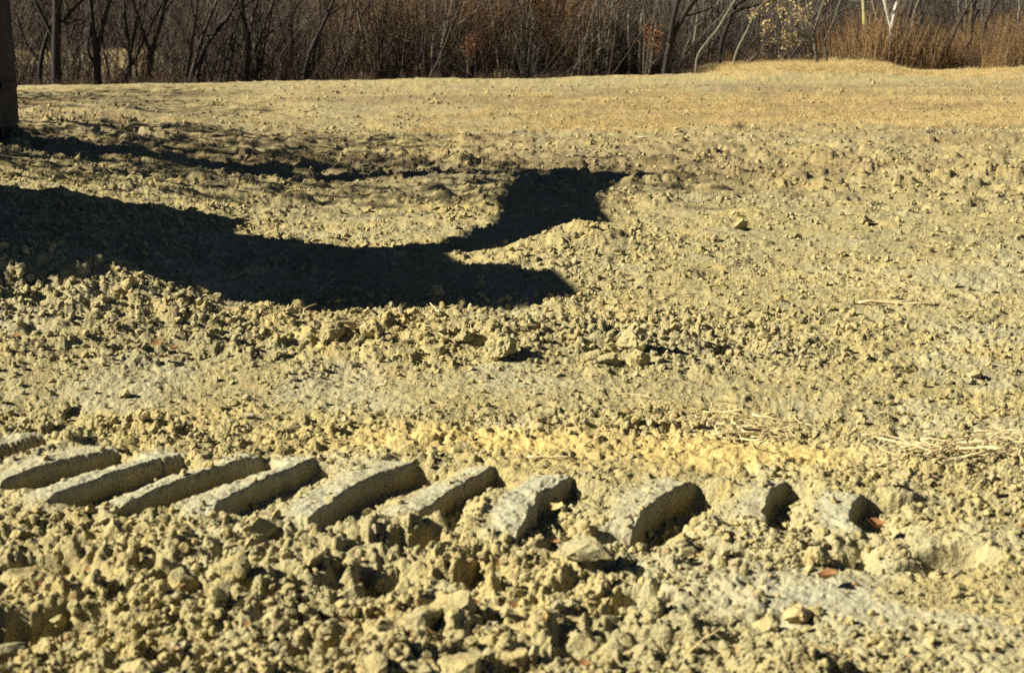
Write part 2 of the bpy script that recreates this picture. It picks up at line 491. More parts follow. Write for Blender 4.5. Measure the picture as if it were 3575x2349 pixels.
# ------------------------------------------------------------------ the ground: one sheet, finer where it is seen closely
def build_ground():
    inner = np.concatenate([np.linspace(-.72, -.3852, 140), np.linspace(-0.384, 0.384, 960), np.linspace(.3852, .72, 140)])
    outL = -np.tan(np.linspace(R(80), math.atan(0.73), 40))
    tanx = np.concatenate([outL, inner, -outL[::-1]])
    vs = np.concatenate([np.linspace(2700, 560, 690), np.linspace(557, 262, 190)])
    dep = R(PITCH) + np.arctan((vs - 1174.5) / FOC)
    rows = CAM_H / np.tan(np.maximum(dep, 1e-3))
    rows = rows[rows < 44]
    rows = np.concatenate([np.linspace(0.3, rows[0] * 0.97, 14), rows, np.geomspace(rows[-1] * 1.02, 900, 55)])
    Y, T = np.meshgrid(rows, tanx, indexing='ij')
    X = T * Y
    z, Z = terrain(X.ravel(), Y.ravel())
    V = np.stack([X.ravel(), Y.ravel(), z], 1).astype(np.float32)
    nr, nc = X.shape
    GRID.update(rows=rows, tanx=tanx, z=z.reshape(X.shape))
    idx = np.arange(nr * nc).reshape(nr, nc)
    q = np.stack([idx[:-1, :-1], idx[:-1, 1:], idx[1:, 1:], idx[1:, :-1]], -1).reshape(-1, 4)
    me = bpy.data.meshes.new('ground')
    me.vertices.add(len(V))
    me.vertices.foreach_set('co', V.ravel())
    me.loops.add(q.size)
    me.loops.foreach_set('vertex_index', q.ravel().astype(np.int32))
    me.polygons.add(len(q))
    me.polygons.foreach_set('loop_start', np.arange(0, q.size, 4, dtype=np.int32))
    me.polygons.foreach_set('use_smooth', np.ones(len(q), dtype=bool))
    me.update()
    at_ = me.attributes.new('zone', 'FLOAT_COLOR', 'POINT')
    at_.data.foreach_set('color', np.stack([Z['slick'], Z['yellow'], Z['straw'], Z['litter']], 1).astype(np.float32).ravel())
    me.materials.append(M_GROUND)
    o = link('ground', me)
    tag(o, 'graded bare tan soil with a wheel track across the front', kind='structure')

build_ground()

# ------------------------------------------------------------------ tubes, branches
class Geo:
    def __init__(self):
        self.V, self.F = [], []
    def tube(self, pts, rad, n=5, cap=True):
        b = len(self.V)
        m = len(pts)
        pts = [Vector(p) for p in pts]
        for i in range(m):
            d = (pts[min(i + 1, m - 1)] - pts[max(i - 1, 0)]).normalized()
            a = d.orthogonal().normalized() if i == 0 else (a - d * a.dot(d)).normalized()
            c = d.cross(a)
            for j in range(n):
                t = 2 * math.pi * j / n
                self.V.append(pts[i] + (a * math.cos(t) + c * math.sin(t)) * rad[i])
        for i in range(m - 1):
            for j in range(n):
                k = (j + 1) % n
                self.F.append((b + i * n + j, b + i * n + k, b + (i + 1) * n + k, b + (i + 1) * n + j))
        if cap:
            self.F.append(tuple(b + j for j in range(n))[::-1])
            self.F.append(tuple(b + (m - 1) * n + j for j in range(n)))
    def quad(self, a, b_, c, d):
        b = len(self.V)
        self.V += [a, b_, c, d]
        self.F.append((b, b + 1, b + 2, b + 3))
    def box(self, lo, hi, M=None):
        b = len(self.V)
        for x in (lo[0], hi[0]):
            for y in (lo[1], hi[1]):
                for z in (lo[2], hi[2]):
                    v = Vector((x, y, z))
                    self.V.append(M @ v if M else v)
        for f in ((0, 1, 3, 2), (4, 6, 7, 5), (0, 4, 5, 1), (2, 3, 7, 6), (0, 2, 6, 4), (1, 5, 7, 3)):
            self.F.append(tuple(b + i for i in f))
    def prism(self, prof, y0, y1):
        """closed outline in x,z carried from y0 to y1"""
        b = len(self.V)
        n = len(prof)
        for y in (y0, y1):
            for p in prof: self.V.append(Vector((p[0], y, p[1])))
        self.F.append(tuple(b + i for i in range(n)))
        self.F.append(tuple(b + n + i for i in range(n))[::-1])
        for i in range(n):
            j = (i + 1) % n
            self.F.append((b + i, b + n + i, b + n + j, b + j))
    def mesh(self, name, mat, smooth=True):
        me = mesh_from(name, self.V, self.F, mat, smooth)
        bm = bmesh.new()
        bm.from_mesh(me)
        bmesh.ops.recalc_face_normals(bm, faces=bm.faces)
        bm.to_mesh(me)
        bm.free()
        return me

def wander(p, d, length, nseg, curl, up=0.0):
    pts = [Vector(p)]
    d = Vector(d).normalized()
    for i in range(nseg):
        d = (d + Vector((random.gauss(0, curl), random.gauss(0, curl), random.gauss(0, curl * 0.5) + up))).normalized()
        pts.append(pts[-1] + d * (length / nseg))
    return pts

def branches(geo, pts, rad, depth, count, ratio=0.5, n=4, start=0.2, spread=0.7, rmin=0.0035):
    """side branches along a limb, each with its own"""
    total = sum((pts[i + 1] - pts[i]).length for i in range(len(pts) - 1))
    for _ in range(count):
        t = start + (1 - start) * random.random()
        f = t * (len(pts) - 1)
        i = min(int(f), len(pts) - 2)
        p = pts[i].lerp(pts[i + 1], f - i)
        ax = (pts[i + 1] - pts[i]).normalized()
        side = Vector((random.gauss(0, 1), random.gauss(0, 1), random.gauss(0, 0.4)))
        d = (ax * (1 - spread * 0.4) + side.normalized() * spread).normalized()
        r = max(rmin, rad[i] * (0.35 + 0.25 * random.random()))
        L = total * ratio * (0.5 + 0.7 * random.random()) * (1.1 - 0.5 * t)
        ns = 4 if depth > 1 else 3
        q = wander(p, d, L, ns, 0.16, 0.05)
        rr = [r * (1 - 0.75 * k / ns) for k in range(ns + 1)]
        geo.tube(q, rr, n if r > 0.01 else 3, cap=False)
        if depth > 1:
            branches(geo, q, rr, depth - 1, max(2, count // 2), ratio * 0.85, n, 0.15, spread, rmin)

def smooth_path(pts, k=3):
    out = []
    P = [pts[0]] + list(pts) + [pts[-1]]
    for i in range(1, len(P) - 2):
        p0, p1, p2, p3 = P[i - 1], P[i], P[i + 1], P[i + 2]
        for j in range(k):
            t = j / k
            out.append(0.5 * ((2 * p1) + (p2 - p0) * t + (2 * p0 - 5 * p1 + 4 * p2 - p3) * t * t + (3 * p1 - p0 - 3 * p2 + p3) * t ** 3))
    out.append(pts[-1])
    return out

# ------------------------------------------------------------------ scatter of uncountable things: one object, geometry nodes
def scatter(name, pts, rot, scl, idx, protos, label, material=None):
    me = bpy.data.meshes.new(name)
    n = len(pts)
    me.vertices.add(n)
    me.vertices.foreach_set('co', np.asarray(pts, np.float32).ravel())
    a = me.attributes.new('rot', 'FLOAT_VECTOR', 'POINT')
    a.data.foreach_set('vector', np.asarray(rot, np.float32).ravel())
    a = me.attributes.new('scl', 'FLOAT_VECTOR', 'POINT')
    s = np.asarray(scl, np.float32)
    if s.ndim == 1: s = np.repeat(s[:, None], 3, 1)
    a.data.foreach_set('vector', s.ravel())
    a = me.attributes.new('idx', 'INT', 'POINT')
    a.data.foreach_set('value', np.asarray(idx, np.int32))
    if material: me.materials.append(material)
    o = link(name, me)
    tag(o, label, kind='stuff')
    src = bpy.data.collections.new(name + '_pieces')
    for i, m in enumerate(protos):
        src.objects.link(bpy.data.objects.new('%s_piece_%02d' % (name, i), m))
    ng = bpy.data.node_groups.new(name, 'GeometryNodeTree')
    ng.interface.new_socket('Geometry', in_out='INPUT', socket_type='NodeSocketGeometry')
    ng.interface.new_socket('Geometry', in_out='OUTPUT', socket_type='NodeSocketGeometry')
    gi, go = ng.nodes.new('NodeGroupInput'), ng.nodes.new('NodeGroupOutput')
    iop = ng.nodes.new('GeometryNodeInstanceOnPoints')
    ci = ng.nodes.new('GeometryNodeCollectionInfo')
    ci.inputs['Collection'].default_value = src
    ci.inputs['Separate Children'].default_value = True
    ci.inputs['Reset Children'].default_value = True
    iop.inputs['Pick Instance'].default_value = True
    def named(nm, t):
        q = ng.nodes.new('GeometryNodeInputNamedAttribute')
        q.data_type = t
        q.inputs['Name'].default_value = nm
        return q.outputs[0]
    ng.links.new(gi.outputs[0], iop.inputs['Points'])
    ng.links.new(ci.outputs[0], iop.inputs['Instance'])
    ng.links.new(named('idx', 'INT'), iop.inputs['Instance Index'])
    ng.links.new(named('rot', 'FLOAT_VECTOR'), iop.inputs['Rotation'])
    ng.links.new(named('scl', 'FLOAT_VECTOR'), iop.inputs['Scale'])
    ng.links.new(iop.outputs[0], go.inputs[0])
    md = o.modifiers.new('scatter', 'NODES')
    md.node_group = ng
    return o

# ------------------------------------------------------------------ clods
def clod_mesh(name, seed, sub, mat, flatten=0.75, amp=0.35):
    r = np.random.default_rng(seed)
    bm = bmesh.new()
    bmesh.ops.create_icosphere(bm, subdivisions=sub, radius=1.0)
    lumps = r.normal(size=(9, 3))
    lumps /= np.linalg.norm(lumps, axis=1)[:, None]
    cuts = r.normal(size=(9, 3))
    cuts /= np.linalg.norm(cuts, axis=1)[:, None]
    ax = np.array([1.0, 0.75 + 0.4 * r.random(), flatten])
    for v in bm.verts:
        p = np.array(v.co)
        s = 1.0
        for i, l in enumerate(lumps):
            s += amp * (0.8 if i < 4 else -0.45) * math.exp(-((1 - p @ l) / 0.16))
        p = p * s
        for c in cuts:                                       # broken faces
            d = p @ c - 0.6
            if d > 0: p = p - c * d * 0.96
        q = p * 2.2 + seed
        p = p * (1 + 0.22 * mnoise.noise(Vector(q)) + 0.14 * mnoise.noise(Vector(q * 2.3)) + (0.09 * mnoise.noise(Vector(q * 5.1)) if sub > 2 else 0))
        v.co = Vector(p * ax)
    me = bpy.data.meshes.new(name)
    bm.to_mesh(me)
    bm.free()
    me.materials.append(mat)
    me.polygons.foreach_set('use_smooth', [sub > 2] * len(me.polygons))
    me.set_sharp_from_angle(angle=R(28))
    return me

CLODS = [clod_mesh('clod', 40 + i, 4 if i < 4 else 3, M_CLOD, 0.6 + 0.06 * (i % 6), 0.3 + 0.04 * (i % 4)) for i in range(10)]
CRUMBS = [clod_mesh('crumb', 80 + i, 2, M_CLOD, 0.6 + 0.07 * (i % 5), 0.35) for i in range(8)]

def crumbs():
    """small loose crumbs, denser where the soil is rough"""
    n = 360000
    # even over the picture, wider than the frame
    v = rng.uniform(330, 2600, n)
    u = rng.uniform(-1350, 4900, n)
    p = R(PITCH)
    a, b = (u - 1787.5) / FOC, -(v - 1174.5) / FOC
    dz = -math.sin(p) + b * math.cos(p)
    t = -CAM_H / dz
    x, y = a * t, (math.cos(p) + b * math.sin(p)) * t
    z, Z = terrain(x, y)
    clump = fbm(x * 2.2, y * 2.2, 140, 3)
    keep = rng.random(n) < np.clip(0.55 * Z['rough'] * (1 + 2.2 * clump) * (0.75 + 0.25 * sstep(3.9, 4.6, y) + 0.9 * sstep(9, 14, y)) * (1 - 0.93 * np.clip(Z['slick'], 0, 1)) * (1 - 0.75 * Z['calm']) * (1 - .7 * np.clip(Z['yellow'], 0, 1) * (y < 5.5)), 0.02, 1)
    x, y, z = x[keep], y[keep], z[keep]
    rgh = Z['rough'][keep]
    m = len(x)
    s = (0.0030 + 0.00115 * np.minimum(y, 9) + .0005 * np.maximum(0, y - 9)) * (0.5 + rng.pareto(2.6, m)).clip(0.5, 2.8) * (0.55 + 0.5 * rgh)
    s = np.minimum(s, 0.05)
    pts = np.stack([x, y, z + 0.25 * s], 1)
    scatter('soil_crumbs', pts, rng.uniform(-0.5, 6.28, (m, 3)) * [0.25, 0.25, 1], s, rng.integers(0, len(CRUMBS), m), CRUMBS,
            'loose crumbs of dry tan earth strewn over the field')

crumbs()

def place_clod(u, v, size, label, group, cat='clod', mi=None, sink=0.3, rz=None, stretch=1.0, mat=None):
    x, y = px(u, v)
    me = CLODS[mi if mi is not None else random.randrange(len(CLODS))]
    o = link('clod', me)
    if mat:
        o.data = me.copy()
        o.data.materials[0] = mat
    s = size * 0.72
    o.location = (x, y, tz(x, y) + s * (0.7 - sink) * 0.7)
    o.scale = (s * stretch, s, s)
    o.rotation_euler = (random.uniform(-.4, .4), random.uniform(-.4, .4), random.uniform(0, 6.28) if rz is None else rz)
    tag(o, label, cat, group)
    return o

M_PALECLOD = plain('pale_yellow_clod', (0.58, 0.45, 0.22), (0.50, 0.39, 0.19), 12, bump=0.6)
# clods one can point at
place_clod(1170, 2160, .125, 'large rough clod with a deep black shadow, near the bottom left of the field', None, mi=0, stretch=.9)
place_clod(2790, 2150, .06, 'pale yellow clod standing alone on the grey slick soil at lower right', None, mi=2, mat=M_PALECLOD)
place_clod(2200, 1205, .145, 'tall upright clod block with a black shaded face above the tracks', None, mi=1, stretch=.7, rz=.3)
place_clod(2225, 1275, .085, 'rounded clod leaning in front of the tall upright block', None, mi=3)
place_clod(2720, 2235, .085, 'wide smooth clod in front of the pale yellow clod', None, mi=3, stretch=1.3)
place_clod(2585, 800, .11, 'lone clod with a dark shaded side right of the machine shadow', None, mi=2)
place_clod(3015, 780, .085, 'small dark sided clod far right of the machine shadow', None, mi=1)
place_clod(430, 960, .14, 'knobbly clod standing on the ridge before the black shadow', None, mi=1)
place_clod(90, 1990, .15, 'flat topped slab of soil at the left edge of the foreground', None, mi=0, stretch=1.3)
place_clod(1760, 1240, .115, 'broad pale clod left of the tall upright block', None, mi=3, stretch=1.3)
place_clod(3150, 1290, .10, 'broad low clod at the right above the straw heaps', None, mi=0, stretch=1.2)
place_clod(2350, 1900, .11, 'smooth grey topped lump beside the track at its right end', None, mi=3, stretch=1.4, sink=.55)
place_clod(2850, 1960, .07, 'rounded clod beside the rusty leaves in the torn hole', None, mi=3)
place_clod(2030, 2230, .10, 'biggest clod of the bottom edge right of centre', None, mi=0)

ORD = ('first second third fourth fifth sixth seventh eighth ninth tenth eleventh twelfth thirteenth fourteenth fifteenth sixteenth seventeenth eighteenth nineteenth twentieth '
       'twenty-first twenty-second twenty-third twenty-fourth twenty-fifth twenty-sixth twenty-seventh twenty-eighth twenty-ninth thirtieth').split()

def relabel(items, bounds, text):
    """items: (object, u, v); each gets the words of its stretch of the picture and its place in that stretch, counted from the left or from the back"""
    for u0, u1, words in bounds:
        row = sorted((i for i in items if u0 <= i[1] < u1), key=lambda i: i[2] if '{far}' in text else i[1])
        for k, it in enumerate(row):
            it[0]['label'] = text.format(n=ORD[min(k, 29)], far='', where=words)

def clod_field(n, urange, vrange, smin, smax, label, group, along=None, mask=None):
    k = 0
    out = []
    while k < n:
        if along:
            t = random.random() * (len(along) - 1)
            i = int(t)
            u = along[i][0] + (along[i + 1][0] - along[i][0]) * (t - i) + random.gauss(0, 40)
            v = along[i][1] + (along[i + 1][1] - along[i][1]) * (t - i) + random.gauss(0, 1) * along[i][2]
        else:
            u, v = random.uniform(*urange), random.uniform(*vrange)
        if mask and not mask(u, v): continue
        s = smin + (smax - smin) * random.random() ** 3.2
        out.append((place_clod(u, v, s, label, group, stretch=random.uniform(.85, 1.3)), u, v))
        k += 1
    return out

front = clod_field(120, (-80, 2300), (1830, 2420), .024, .10, 'lumpy tan clod among the rough soil in front of the wheel track', 'clods in front of the wheel track',
           mask=lambda u, v: v > 1800 + 0.06 * u)
ridge = clod_field(70, None, None, .02, .10, 'crumbly clod on the ridge of loose soil before the machine shadow', 'clods on the ridge before the shadow',
           along=[(-60, 985, 55), (600, 1080, 55), (1200, 1160, 55), (1800, 1180, 60), (2300, 1200, 60)])
lowr = clod_field(40, (2300, 3650), (1700, 2420), .018, .05, 'small clod on the flatter soil at the lower right', 'clods at the lower right')
open_ = clod_field(40, (1500, 3650), (650, 1600), .022, .06, 'small clod on the open soil right of the machine shadow', 'clods right of the shadow',
           mask=lambda u, v: u > 2150 or v > 1280)
strip = clod_field(16, (0, 1500), (1360, 1540), .02, .05, 'clod on the strip of soil just behind the wheel track', 'clods behind the wheel track')
LUGX = [-400, 75, 300, 530, 750, 1010, 1330, 1650, 1960, 2320, 9999]
relabel(front, [(LUGX[i], LUGX[i + 1], ORD[i]) for i in range(10)], 'lumpy clod before the {where} lug print from the left, {n} one from the track{far}')
relabel(ridge, [(-999, 400, 'left end'), (400, 900, 'left half'), (900, 1400, 'middle'), (1400, 1800, 'right half'), (1800, 9999, 'right end')], 'crumbly clod on the {where} of the ridge before the shadow, {n} from left')
relabel(lowr, [(0, 2700, 'below the last lug prints'), (2700, 3150, 'round the torn hole'), (3150, 9999, 'near the lower right corner')], 'small clod {where}, {n} one from the left')
relabel(open_, [(0, 2300, 'between the shadow and the track'), (2300, 2750, 'right of the machine shadow'), (2750, 3200, 'on the open soil at right'), (3200, 9999, 'near the right edge')],
        'small clod {where}, {n} one from the left')
relabel(strip, [(-999, 9999, '')], 'clod on the strip just behind the wheel track, {n} one from the left{where}')

# ------------------------------------------------------------------ straw, sticks, leaves, chips
def stalk_mesh(name, L, r, bend, seed, mat, fork=False):
    random.seed(seed)
    g = Geo()
    ns = 6
    pts = []
    for i in range(ns + 1):
        t = i / ns - 0.5
        pts.append(Vector((t * L, bend * L * (0.25 - t * t) + random.gauss(0, .012 * L), random.gauss(0, .01 * L))))
    g.tube(pts, [r * (1 - 0.35 * i / ns) for i in range(ns + 1)], 5)
    if fork:
        q = wander(pts[3], (0.9, 0.35, 0.1), L * 0.32, 3, 0.1)
        g.tube(q, [r * .6, r * .5, r * .4, r * .3], 4)
    return g.mesh(name, mat)

STRAWS = [stalk_mesh('straw', 1.0, 0.0125 + .004 * (i % 3), (0.25, -0.3, 0.05, 0.5, -0.1, 0.7)[i], 60 + i, M_STRAW) for i in range(6)]
TWIGS = [stalk_mesh('twig', 1.0, 0.011, (0.08, -0.1, 0.03)[i], 70 + i, M_OLDSTICK) for i in range(3)]
random.seed(77)

def put_stalk(name, me, u, v, px_len, ang, label, cat, group, lift=0.0, tilt=0.0, thick=1.0):
    """ang: direction in the ground plane, degrees from the x axis"""
    x, y = px(u, v)
    d = math.hypot(y, CAM_H)
    L = px_len / FOC * d
    o = link(name, me)
    o.scale = (L, L * thick, L * thick)
    o.rotation_euler = (random.uniform(-.3, .3), -tilt, R(ang))
    top = max(tz(x + math.cos(R(ang)) * L * k, y + math.sin(R(ang)) * L * k) for k in (-.35, 0, .35))
    o.location = (x, y, top + 0.010 + lift + abs(math.sin(tilt)) * L * 0.35)
    tag(o, label, cat, group)
    return o

def straw_heap(u0, v0, su, sv, n, lmin, lmax, angs, label, group):
    for k in range(n):
        u, v = random.gauss(u0, su), random.gauss(v0, sv)
        put_stalk('straw', random.choice(STRAWS), u, v, random.uniform(lmin, lmax), random.choice(angs) + random.gauss(0, 16), label, 'straw', group,
                  lift=random.uniform(0, .03), tilt=random.uniform(-.2, .25), thick=random.uniform(.9, 1.6))

straw_heap(2590, 1520, 85, 30, 34, 50, 180, (15, 35, 100, 160), 'pale straw in the tangled heap right of centre above the track', 'straws of the middle heap')
straw_heap(3370, 1605, 120, 24, 66, 70, 210, (12, 25, -18, -30, 150), 'pale straw in the long heap at the right edge', 'straws of the right edge heap')
straw_heap(1500, 1140, 220, 28, 16, 40, 130, (20, 150, 80), 'loose straw on the ridge in front of the machine shadow', 'straws on the ridge')
straw_heap(3000, 1000, 380, 150, 34, 30, 110, (20, 40, 60, 150), 'thin straw strewn on the open soil at the right', 'straws strewn at the right')
straw_heap(2500, 1420, 280, 70, 14, 60, 150, (20, 60, 110, 150), 'single straw lying on the soil behind the wheel track', 'straws behind the wheel track')
SV = []
for u, v, l, a in ((1130, 1025, 120, 40), (1060, 1075, 70, 110), (830, 975, 80, 42), (1655, 1160, 60, 95), (2445, 1450, 100, 75), (2340, 1580, 120, 55), (2340, 2000, 160, 120),
                   (2330, 2230, 90, 105), (2450, 2290, 220, 30), (2080, 1565, 110, -10)):
    SV.append((put_stalk('straw', random.choice(STRAWS), u, v, l, a, 'x', 'straw', 'straws sticking up out of the clods', tilt=random.uniform(.25, .7), thick=1.2), u, v))
relabel(SV, [(-999, 9999, '')], 'stiff pale straw sticking up out of the clods, {n} one from the left{where}')
SV = []
for u, v, l, a in ((2090, 990, 90, 8), (2120, 1000, 110, 3), (2220, 1010, 120, 6), (2330, 1013, 100, 8), (2390, 1030, 130, 10), (2300, 1038, 120, 5), (2420, 1040, 90, 9), (2130, 910, 90, 30), (2420, 945, 60, 75),
                   (2440, 1015, 60, 20), (2170, 985, 50, 5)):
    SV.append((put_stalk('twig', random.choice(TWIGS), u, v, l, a, 'x', 'twig', 'dark twigs right of the shadow', thick=.9), u, v))
relabel(SV, [(-999, 9999, '')], 'dark thin twig lying flat right of the machine shadow, {n} one from the left{where}')
SV = []
for u, v, l, a in ((3330, 1115, 90, 18), (3410, 1095, 100, 22), (2680, 955, 90, -60)):
    SV.append((put_stalk('twig', random.choice(TWIGS), u, v, l, a, 'x', 'twig', 'grey twigs at the right', thick=1.2), u, v))
relabel(SV, [(-999, 9999, '')], 'short grey twig on the open soil at right, {n} one from the left{where}')
fork = stalk_mesh('stick', 1.0, 0.028, 0.08, 9, M_STRAW, True)
random.seed(78)
put_stalk('stick', fork, 3120, 1068, 240, -8, 'pale forked stick lying on the open soil at right', 'stick', None)
put_stalk('stick', STRAWS[2], 2850, 1188, 100, -6, 'short pale stick on the soil left of the broad low clod', 'stick', None, thick=1.5)
root_me = stalk_mesh('root', 1.0, 0.035, 0.12, 14, M_STRAW)
random.seed(79)
put_stalk('root', root_me, 1920, 1607, 160, -4, 'pale peeled root at the far edge of the wheel track', 'root', None)

def leaf_mesh(name, seed, mat, curl=0.5):
    r = np.random.default_rng(seed)
    V, F = [], []
    n, w = 6, (0, .26, .42, .45, .36, .2, .02)
    for i in range(n + 1):
        t = i / n
        for j in (-1, 0, 1):
            ww = w[i] * (1 + 0.25 * r.normal())
            V.append((t - 0.5, j * ww, curl * (t - .5) ** 2 + curl * 0.7 * abs(j) * ww + 0.02 * r.normal()))
    for i in range(n):
        for j in range(2):
            a = i * 3 + j
            F.append((a, a + 1, a + 4, a + 3))
    return mesh_from(name, V, F, mat)

LEAVES = [leaf_mesh('leaf', 20 + i, M_LEAF, .3 + .25 * i) for i in range(4)]
def put_leaf(u, v, plen, label, group=None, me=None):
    x, y = px(u, v)
    L = 0.95 * plen / FOC * math.hypot(y, CAM_H)
    o = link('dead_leaf', me or random.choice(LEAVES))
    o.scale = (L, L, L)
    o.rotation_euler = (random.uniform(-.5, .5), random.uniform(-.5, .5), random.uniform(0, 6.28))
    o.location = (x, y, tz(x, y) + L * .30 + .008)
    tag(o, label, 'leaf', group)
    return (o, u, v)

LV = []
for u, v, l in ((390, 1840, 42), (640, 2080, 36), (130, 2060, 40), (865, 2215, 34), (940, 2235, 34), (240, 2090, 30), (310, 2030, 30), (620, 2310, 40), (1425, 2300, 46), (1500, 2320, 40), (2040, 2330, 44), (1795, 2075, 40),
                   (1940, 1850, 40), (1660, 2060, 30), (1570, 2200, 36), (1220, 2330, 36), (790, 2000, 30)):
    LV.append(put_leaf(u, v, l, 'x', 'dead leaves in front of the track'))
relabel(LV, [(-999, 9999, '')], 'small orange dead leaf among clods before the wheel track, {n} from the left{where}')
LV = []
for u, v, l in ((265, 1150, 40), (60, 1190, 34), (545, 1212, 46), (610, 1220, 36), (575, 1258, 36), (330, 1240, 26), (735, 1155, 24), (460, 1430, 30), (1525, 1450, 30), (135, 1360, 24), (640, 1025, 26), (910, 1020, 26)):
    LV.append(put_leaf(u, v, l, 'x', 'dead leaves behind the track'))
relabel(LV, [(-999, 9999, '')], 'rusty dead leaf on the soil behind the wheel track, {n} from the left{where}')
LV = []
for u, v, l in ((2690, 1340, 18), (2730, 1355, 20), (3030, 1545, 20), (2600, 1450, 18), (3050, 1060, 18), (3400, 1480, 16)):
    LV.append(put_leaf(u, v, l, 'x', 'dead leaves at the right'))
relabel(LV, [(-999, 9999, '')], 'tiny brown dead leaf on the open soil at right, {n} from the left{where}')
put_leaf(2890, 2050, 80, 'long curled rust brown leaf at the lower right', me=LEAVES[3])
put_leaf(2935, 1880, 80, 'curled yellow brown leaf in the torn hole right of the track', me=LEAVES[2])
put_leaf(3050, 1850, 90, 'upright orange leaf at the rim of the torn hole', me=LEAVES[3])
put_leaf(2780, 1878, 44, 'dark rusty leaf left of the torn hole', me=LEAVES[1])
put_leaf(1945, 1750, 60, 'white edged curled leaf lying in the eighth lug print', me=leaf_mesh('leaf', 3, M_PALELEAF, .8))
def put_chip(u, v, plen, label):
    x, y = px(u, v)
    L = plen / FOC * math.hypot(y, CAM_H)
    o = link('wood_chip', CRUMBS[1].copy())
    o.data.materials[0] = M_CHIP
    o.scale = (L * .5, L * .25, L * .14)
    o.rotation_euler = (0, 0, random.uniform(-.3, .3))
    o.location = (x, y, tz(x, y) + L * .12)
    tag(o, label, 'wood chip')
put_chip(3535, 566, 30, 'white splinter of wood near the right edge of the field')
put_chip(2240, 487, 34, 'pale flat chip of wood in the middle distance')
put_chip(2460, 1077, 26, 'small white chip on the soil below the dark twigs')
put_chip(545, 1048, 22, 'white pebble like chip on the ridge before the shadow')
put_chip(1335, 1350, 40, 'thin pale chip on the smooth soil strip left of centre')

# ------------------------------------------------------------------ dry grass strip and weeds
def blade_clump(name, n, h, spread, lean, mat, seed, r=0.0035, sides=3):
    random.seed(seed)
    g = Geo()
    for _ in range(n):
        p = Vector((random.gauss(0, spread), random.gauss(0, spread), 0))
        d = Vector((random.gauss(0, lean), random.gauss(0, lean), 1))
        hh = h * random.uniform(.5, 1.15)
        q = wander(p, d, hh, 3, 0.18 * lean + .03, -0.05)
        g.tube(q, [r, r * .9, r * .7, r * .25], sides, cap=False)
    return g.mesh(name, mat)

def region_points(n, urange, vrange, fn=None):
    out = []
    while len(out) < n:
        u, v = random.uniform(*urange), random.uniform(*vrange)
        if fn and not fn(u, v): continue
        out.append(px(u, v, 10))
    a = np.array(out)
    return a[:, 0], a[:, 1]

def grass():
    cl = [blade_clump('grass_clump', 26, .13 + .03 * i, .10, .75, M_GRASS, 300 + i, .004) for i in range(4)]
    random.seed(31)
    n = 9000
    x = rng.uniform(-4, 18, n)
    y = rng.uniform(20.5, 34, n)
    x2 = rng.uniform(5, 11, 2600)
    y2 = rng.uniform(37, 45, 2600)
    x3 = rng.uniform(9.5, 20, 2600)
    y3 = rng.uniform(33, 45, 2600)
    x, y = np.concatenate([x, x2, x3]), np.concatenate([y, y2, y3])
    z, Z = terrain(x, y)
    k = rng.random(len(x)) < Z['straw'] ** 1.3 * np.clip(.65 + 1.6 * fbm(x * .5, y * 1.1, 88, 3), .1, 1) * np.where(y < 36, 1 - .6 * sstep(24.5, 28, y), 1)
    x, y, z = x[k], y[k], z[k]
    m = len(x)
    scatter('dry_grass', np.stack([x, y, z - .01], 1), np.stack([np.zeros(m), np.zeros(m), rng.uniform(0, 6.28, m)], 1), rng.uniform(.35, .95, m), rng.integers(0, 4, m), cl,
            'short golden dry grass in a strip across the far field')

grass()

def weeds():
    cl = [blade_clump('weed_clump', 20, 1.0, .22, .2, (M_WEED, M_WEED, M_TWIG, M_TWIG)[i], 320 + i, .006) for i in range(4)]
    random.seed(32)
    n = 1900
    x = rng.uniform(10.3, 22, n)
    y = 42.0 + rng.random(n) ** 1.2 * 12
    m1 = n
    # low weeds along the wood's edge
    k = 2100
    x2 = rng.uniform(-20, 10.5, k)
    y2 = 42.5 + rng.random(k) ** 1.3 * 10
    x2[:420] = rng.uniform(-16, 6, 420)
    y2[:420] = rng.uniform(38.8, 42.5, 420)
    x, y = np.concatenate([x, x2]), np.concatenate([y, y2])
    s = np.concatenate([rng.uniform(.55, 1.35, m1), np.where(x2 > 3, rng.uniform(.2, .6, k), rng.uniform(.35, .95, k)) * np.where(np.arange(k) < 420, .35, 1)])
    cl_n = fbm(x * .55, y * .55, 170, 2)
    s = s * np.clip(.85 + 1.3 * cl_n, .35, 1.6)
    keep = rng.random(len(x)) < np.clip(.75 + 1.6 * cl_n, .12, 1)
    keep &= ~((x > 2.5) & (x < 10) & (rng.random(len(x)) < .55))
    m1 = int(keep[:m1].sum())
    x, y, s = x[keep], y[keep], s[keep]
    z = macro(x, y)
    m = len(x)
    ix = np.where(rng.random(m) < np.where(np.arange(m) < m1, .8, np.where(x > 5.5, .4, .04)), 0, 2) + rng.integers(0, 2, m)
    scatter('dry_weeds', np.stack([x, y, z - .02], 1), np.stack([rng.normal(0, .08, m), rng.normal(0, .08, m), rng.uniform(0, 6.28, m)], 1), s, ix, cl,
            'tall orange brown dry weeds along the edge of the wood')

weeds()

# ------------------------------------------------------------------ the wood
def brush_clump(name, seed, mat, h=2.6, stems=9):
    random.seed(seed)
    g = Geo()
    for _ in range(stems):
        p = Vector((random.gauss(0, .25), random.gauss(0, .25), -.05))
        q = wander(p, (random.gauss(0, .42), random.gauss(0, .42), 1), h * random.uniform(.6, 1.2), 6, .09, .02)
        rr = [.011 * (1 - .8 * i / 6) + .002 for i in range(7)]
        g.tube(q, rr, 3, cap=False)
        branches(g, q, rr, 2, 6, .42, 3, .12, .75)
    return g.mesh(name, mat, smooth=False)

